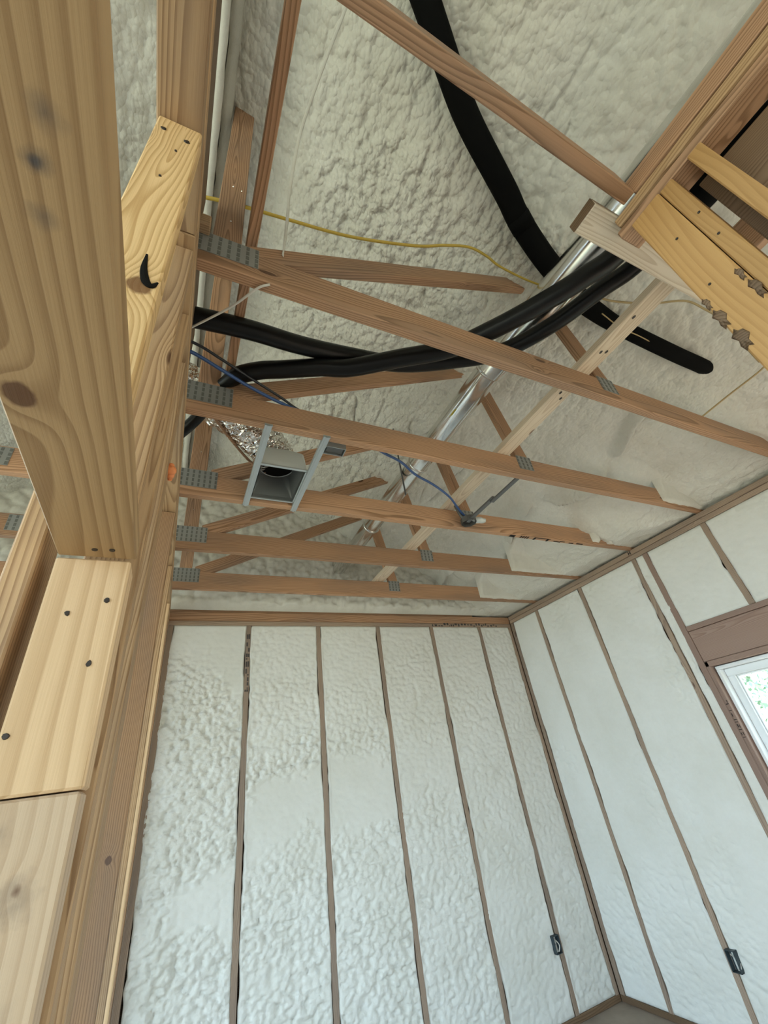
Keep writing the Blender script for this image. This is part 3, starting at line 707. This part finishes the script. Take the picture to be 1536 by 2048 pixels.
R_ = [(.40, -.04), (.561, .075), (.675, .157), (.797, .244), (.898, .303), (1.018, .361), (1.15, .424), (1.249, .477), (1.413, .54), (1.55, .58), (1.70, .615), (1.861, .626), (1.99, .622), (2.10, .612), (2.244, .600), (2.383, .595), (2.509, .591), (2.624, .596), (2.742, .607)]
offs = [.13] * 14 + [.12, .085, .045, -.01, -.08]
tube('sleeve', [(x, y, rz(x, o)) for (x, y), o in zip(R_, offs)], lambda q: .053 if q < .55 else .053 - .011 * min(1, (q - .55) / .1), M['matt'], t, sides=14, n=8, flat=.75)
tube('coupling', [(1.235, .470, rz(1.235, .131)), (1.29, .495, rz(1.29, .131))], .0545, M['matt'], t, sides=14, flat=.77)
tube('copper_line', [(1.80, .60, rz(1.80, .20)), (1.93, .61, rz(1.93, .19)), (2.06, .60, rz(2.06, .17)), (2.2, .60, rz(2.2, .14)), (2.35, .60, rz(2.35, .09))], .003, M['straw'], t, sides=8)
t = empty('insulated_tube', (1.9, .2, 3.3), 'short thick black tube seen through the framing at the top right corner', 'pipe', 'black insulated tubes')
tube('sleeve', [(1.62, -1.0, 3.32), (1.56, -.4, 3.32), (1.535, .0, 3.32), (1.53, .10, 3.32)], .055, M['matt'], t, sides=16)

# ------------------------------------------------------------------ cables
def cable(name, pts, r, mat, label, grp=None, **kw):
    o = tube(name, pts, r, mat, None, sides=8, n=10, **kw); return tag(o, label, 'cable', grp)
cable('cable', [(-.20, 1.16, 3.19), (-.081, 1.195, 3.20), (.027, 1.242, 3.20), (.155, 1.302, 3.203), (.296, 1.349, 3.20), (.43, 1.378, 3.198), (.633, 1.405, 3.20), (.874, 1.515, 3.185), (1.02, 1.56, 3.175), (1.161, 1.644, 3.175), (1.33, 1.715, 3.18), (1.48, 1.78, 3.16), (1.60, 1.86, 3.13), (1.68, 1.90, 3.10)], .0075, M['blue'], 'blue cable from the left wall, over the third truss and past the duct')
cable('cable', [(-.20, 1.13, 3.21), (-.067, 1.169, 3.222), (.022, 1.208, 3.222), (.149, 1.271, 3.225), (.293, 1.337, 3.224), (.412, 1.388, 3.215), (.60, 1.41, 3.215), (.80, 1.42, 3.20)], .006, M['wireblack'], 'thin black cable beside the blue cable at the left wall')
cable('cable', [(-.20, .83, 3.60), (-.09, .80, 3.60), (.05, .78, 3.60), (.2, .765, 3.60), (.451, .735, 3.60), (.723, .67, 3.60), (.85, .62, 3.60), (.959, .59, 3.605), (1.06, .595, 3.61), (1.144, .61, 3.61), (1.299, .615, 3.61), (1.43, .61, 3.615), (1.55, .59, 3.60)], lambda q: .0075 - .003 * q, M['yellow'], 'yellow cable crossing the middle of the foam from the left wall to the duct')
cable('cable', [(1.50, .50, 3.42), (1.603, .486, 3.40), (1.71, .455, 3.39), (1.819, .421, 3.39), (1.985, .353, 3.40), (2.13, .345, 3.40), (2.276, .35, 3.40), (2.46, .38, 3.38), (2.7, .42, 3.33)], .005, M['straw'], 'thin tan cable behind the pale brace, curving down beside the orange stud')
cable('cable', [(2.76, .38, 3.335), (2.73, .46, 3.30), (2.69, .60, 3.27), (2.655, .73, 3.24), (2.63, .80, 3.22)], .005, M['straw'], 'tan cable lying against the foam at the far right above the second truss')
cable('cable', [(.285, .16, 4.05), (.272, .206, 4.0), (.223, .371, 3.85), (.185, .521, 3.70), (.177, .648, 3.55), (.178, .691, 3.45), (.177, .725, 3.35), (.17, .735, 3.24)], .0055, M['strip'], 'thin whitish plastic strip hanging down the ceiling foam to the second truss', flat=.25)
cable('cable', [(.13, .74, 3.045), (.095, .765, 3.042), (.03, .86, 3.055), (-.083, .985, 3.065), (-.15, 1.05, 3.06)], .004, M['whitewire'], 'white wire from the underside of the second truss to the left wall')

# ------------------------------------------------------------------ register boot with flex duct
t = empty('register_boot', (.38, 1.78, 3.06), 'grey steel register boot hung on two bars between the third and fourth trusses', 'duct boot')
bx0, bx1, by0, by1, bz0, bz1 = .262, .495, 1.63, 1.925, 3.060, 3.20
bm = bmesh.new()
def rrect(z, ins, r=.04, n=5):
    out = []
    for cx, cy, a0 in ((bx1 - ins - r, by1 - ins - r, 0), (bx0 + ins + r, by1 - ins - r, 90), (bx0 + ins + r, by0 + ins + r, 180), (bx1 - ins - r, by0 + ins + r, 270)):
        for i in range(n + 1):
            a = math.radians(a0 + 90 * i / n); out.append(bm.verts.new((cx + r * math.cos(a), cy + r * math.sin(a), z)))
    return out
outer = [rrect(bz0, 0, .006), rrect(bz0 + .03, 0, .010), rrect(bz1 - .03, .004, .03), rrect(bz1, .03, .04)]
inner = [rrect(bz1 - .008, .034, .035), rrect(bz0 + .02, .008, .006), rrect(bz0, .008, .004)]
rings_ = outer
for a, b in zip(rings_, rings_[1:]):
    for i in range(len(a)): bm.faces.new((a[i], a[(i + 1) % len(a)], b[(i + 1) % len(a)], b[i]))
bm.faces.new(outer[-1])
bm_obj('shell', bm, M['boot'], t, (0, 0, 0), False)
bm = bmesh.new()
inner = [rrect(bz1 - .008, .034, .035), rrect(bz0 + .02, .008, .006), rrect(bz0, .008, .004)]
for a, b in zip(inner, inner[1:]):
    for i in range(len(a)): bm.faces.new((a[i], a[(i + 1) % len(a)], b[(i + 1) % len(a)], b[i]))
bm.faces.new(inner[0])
bm_obj('inside_face', bm, M['bootin'], t)
for (x0, x1, y0, y1) in ((bx0 - .004, bx1 + .004, by0 - .004, by0 + .010), (bx0 - .004, bx1 + .004, by1 - .006, by1 + .004), (bx0 - .006, bx0 + .004, by0, by1), (bx1 - .004, bx1 + .006, by0, by1)):
    lumber('flange', x0, x1, y0, y1, bz0 - .006, bz0 + .003, M['steel'], t, .001)
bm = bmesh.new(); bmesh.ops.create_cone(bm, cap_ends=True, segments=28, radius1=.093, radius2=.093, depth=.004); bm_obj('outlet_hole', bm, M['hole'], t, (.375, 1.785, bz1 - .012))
bm = bmesh.new(); bm_tube(bm, [(.375 + .095 * math.cos(a), 1.785 + .095 * math.sin(a), bz1 - .014) for a in np.linspace(0, 2 * math.pi, 25)], .003, 6, 2); bm_obj('collar_rim', bm, M['steel'], t, (0, 0, 0), True)
for x0 in (.236, .500):
    bm = bmesh.new()
    bm_box(bm, (0, 0, 0), (.030, .64, .003), None); bm_box(bm, (-.014, 0, .008), (.003, .64, .018), None); bm_box(bm, (.014, 0, .005), (.003, .64, .012), None)
    bm_box(bm, (0, 0, -.003), (.012, .64, .004), None)
    for e in (-1, 1): bm_box(bm, (0, e * .318, .012), (.034, .003, .03), None)
    bm_obj('hanger_bar', bm, M['steel'], t, (x0 + .012, 1.668, 3.0425))
t = empty('flex_duct', (.3, 1.7, 3.25), 'crinkled silver foil flex duct behind the third truss, feeding the steel boot', 'duct')
bm = bmesh.new()
FP = [(.375, 1.775, 3.196), (.36, 1.765, 3.23), (.30, 1.735, 3.285), (.20, 1.69, 3.33), (.06, 1.63, 3.375), (-.12, 1.56, 3.42), (-.40, 1.50, 3.46)]
bm_tube(bm, FP, lambda q: .103 if q > .1 else .096, 26, 9, wob=.03)
for v in bm.verts: v.co += Vector((random.uniform(-1, 1), random.uniform(-1, 1), random.uniform(-1, 1))) * .0055
bm_obj('foil_sleeve', bm, M['foil'], t)
tube('support_strap', [(.33, 1.86, 3.19), (.24, 1.84, 3.235), (.12, 1.71, 3.255), (.03, 1.585, 3.26)], .008, M['truss'], t, sides=6)
t = empty('outlet_box', (.60, 1.50, 3.15), 'small grey electrical box behind the third truss, by the right boot bar', 'electrical box')
bm = bmesh.new()
for (c, s) in (((0, -.028, 0), (.11, .003, .045)), ((0, .028, 0), (.11, .003, .045)), ((-.054, 0, 0), (.003, .056, .045)), ((.054, 0, 0), (.003, .056, .045)), ((0, 0, .022), (.11, .058, .003))): bm_box(bm, c, s)
bm_obj('box_shell', bm, M['steel'], t, (.60, 1.50, 3.125))
lumber('box_cover', .560, .648, 1.478, 1.522, 3.112, 3.116, M['greyarm'], t, .001)
tube('wire_lead', [(.545, 1.49, 3.12), (.528, 1.50, 3.10), (.515, 1.515, 3.075)], .004, M['steel'], t, sides=6)

# ------------------------------------------------------------------ ceiling box on a bar between the third and fourth trusses
t = empty('ceiling_box', (1.68, 1.9, 3.06), 'grey ceiling electrical box on a dark extending bar between the third and fourth trusses', 'electrical box')
lumber('hanger_bar', 1.672, 1.700, 1.388, 1.64, 3.052, 3.062, M['greyarm'], t, .001)
lumber('hanger_bar', 1.664, 1.694, 1.60, 1.90, 3.060, 3.072, M['greyarm'], t, .001)
bm = bmesh.new(); bmesh.ops.create_cone(bm, cap_ends=False, segments=8, radius1=.052, radius2=.052, depth=.04); bmesh.ops.create_cone(bm, cap_ends=True, segments=8, radius1=.051, radius2=.051, depth=.003, matrix=Matrix.Translation((0, 0, .018)))
bm_obj('octagon_box', bm, M['greyarm'], t, (1.685, 1.895, 3.072))
bm = bmesh.new(); bmesh.ops.create_icosphere(bm, subdivisions=3, radius=1)
for v in bm.verts: v.co = Vector((v.co.x * .055, v.co.y * .028, v.co.z * .018)) * (1 + .12 * math.sin(7 * v.co.x + 5 * v.co.y))
bm_obj('mud_ring', bm, M['boot'], t, (1.775, 1.89, 3.085), True)
tube('feed_cable', [(1.60, 1.90, 3.26), (1.615, 1.905, 3.20), (1.63, 1.90, 3.13), (1.645, 1.895, 3.09)], .012, M['greyarm'], t, sides=8)

# ------------------------------------------------------------------ wall boxes
def wall_box(loc, axis, label):
    t = empty('wall_box', loc, label, 'electrical box', 'electrical boxes in the foam walls')
    bm = bmesh.new()
    for (c, s) in (((0, 0, .05), (.058, .04, .004)), ((0, 0, -.05), (.058, .04, .004)), ((-.027, 0, 0), (.004, .04, .10)), ((.027, 0, 0), (.004, .04, .10)), ((0, .018, 0), (.058, .004, .10))): bm_box(bm, c, s)
    o = bm_obj('box_shell', bm, M['box'], t, loc)
    w1 = tube('wire_end', [Vector(loc) + Vector(p) for p in ((0, .01, .03), (.01, -.022, .0), (-.006, -.026, -.03), (.004, .0, -.04))], .004, M['whitewire'], t, sides=6)
    if axis == 'x':
        for q in (o, ): q.rotation_euler = (0, 0, -math.pi / 2)
    return t
wall_box((2.932, YB - .012, .43), 'y', 'dark electrical box low on the back wall beside its last stud')
wall_box((XR - .012, 2.562, .43), 'x', 'dark electrical box low on the right wall beside a stud, wires showing')

# ------------------------------------------------------------------ trees outside
def tree(x, y, h, label, seed):
    r = random.Random(seed); t = empty('leafy_tree', (x, y, -.45), label, 'tree')
    tube('trunk', [(x, y, -.45), (x + .1, y, h * .4), (x, y + .1, h * .75)], lambda q: .14 - .09 * q, M['bark'], t, sides=9)
    V = []; F = []
    for i in range(2400):
        a = r.uniform(0, 6.283); e = r.uniform(-1, 1); rad = r.uniform(.3, 1) ** .5
        c = Vector((x + rad * 1.7 * math.cos(a) * math.sqrt(1 - e * e), y + rad * 1.9 * math.sin(a) * math.sqrt(1 - e * e), h * .62 + rad * h * .42 * e))
        u = Vector((r.gauss(0, 1), r.gauss(0, 1), r.gauss(0, 1))).normalized(); v = u.cross(Vector((r.gauss(0, 1), r.gauss(0, 1), r.gauss(0, 1)))).normalized()
        s = r.uniform(.045, .085); b = len(V); V += [c - u * s, c + v * s * .5, c + u * s, c - v * s * .5]; F.append((b, b + 1, b + 2, b + 3))
    o = mesh_obj('foliage', [v - Vector((x, y, -.45)) for v in V], F, M['leaf'], t, (x, y, -.45)); o['kind'] = 'stuff'
tree(9.5, 3.3, 4.6, 'leafy tree outside, in the middle of the window view', 1)
tree(13.5, 5.7, 5.6, 'leafy tree outside, to the left in the window view', 2)
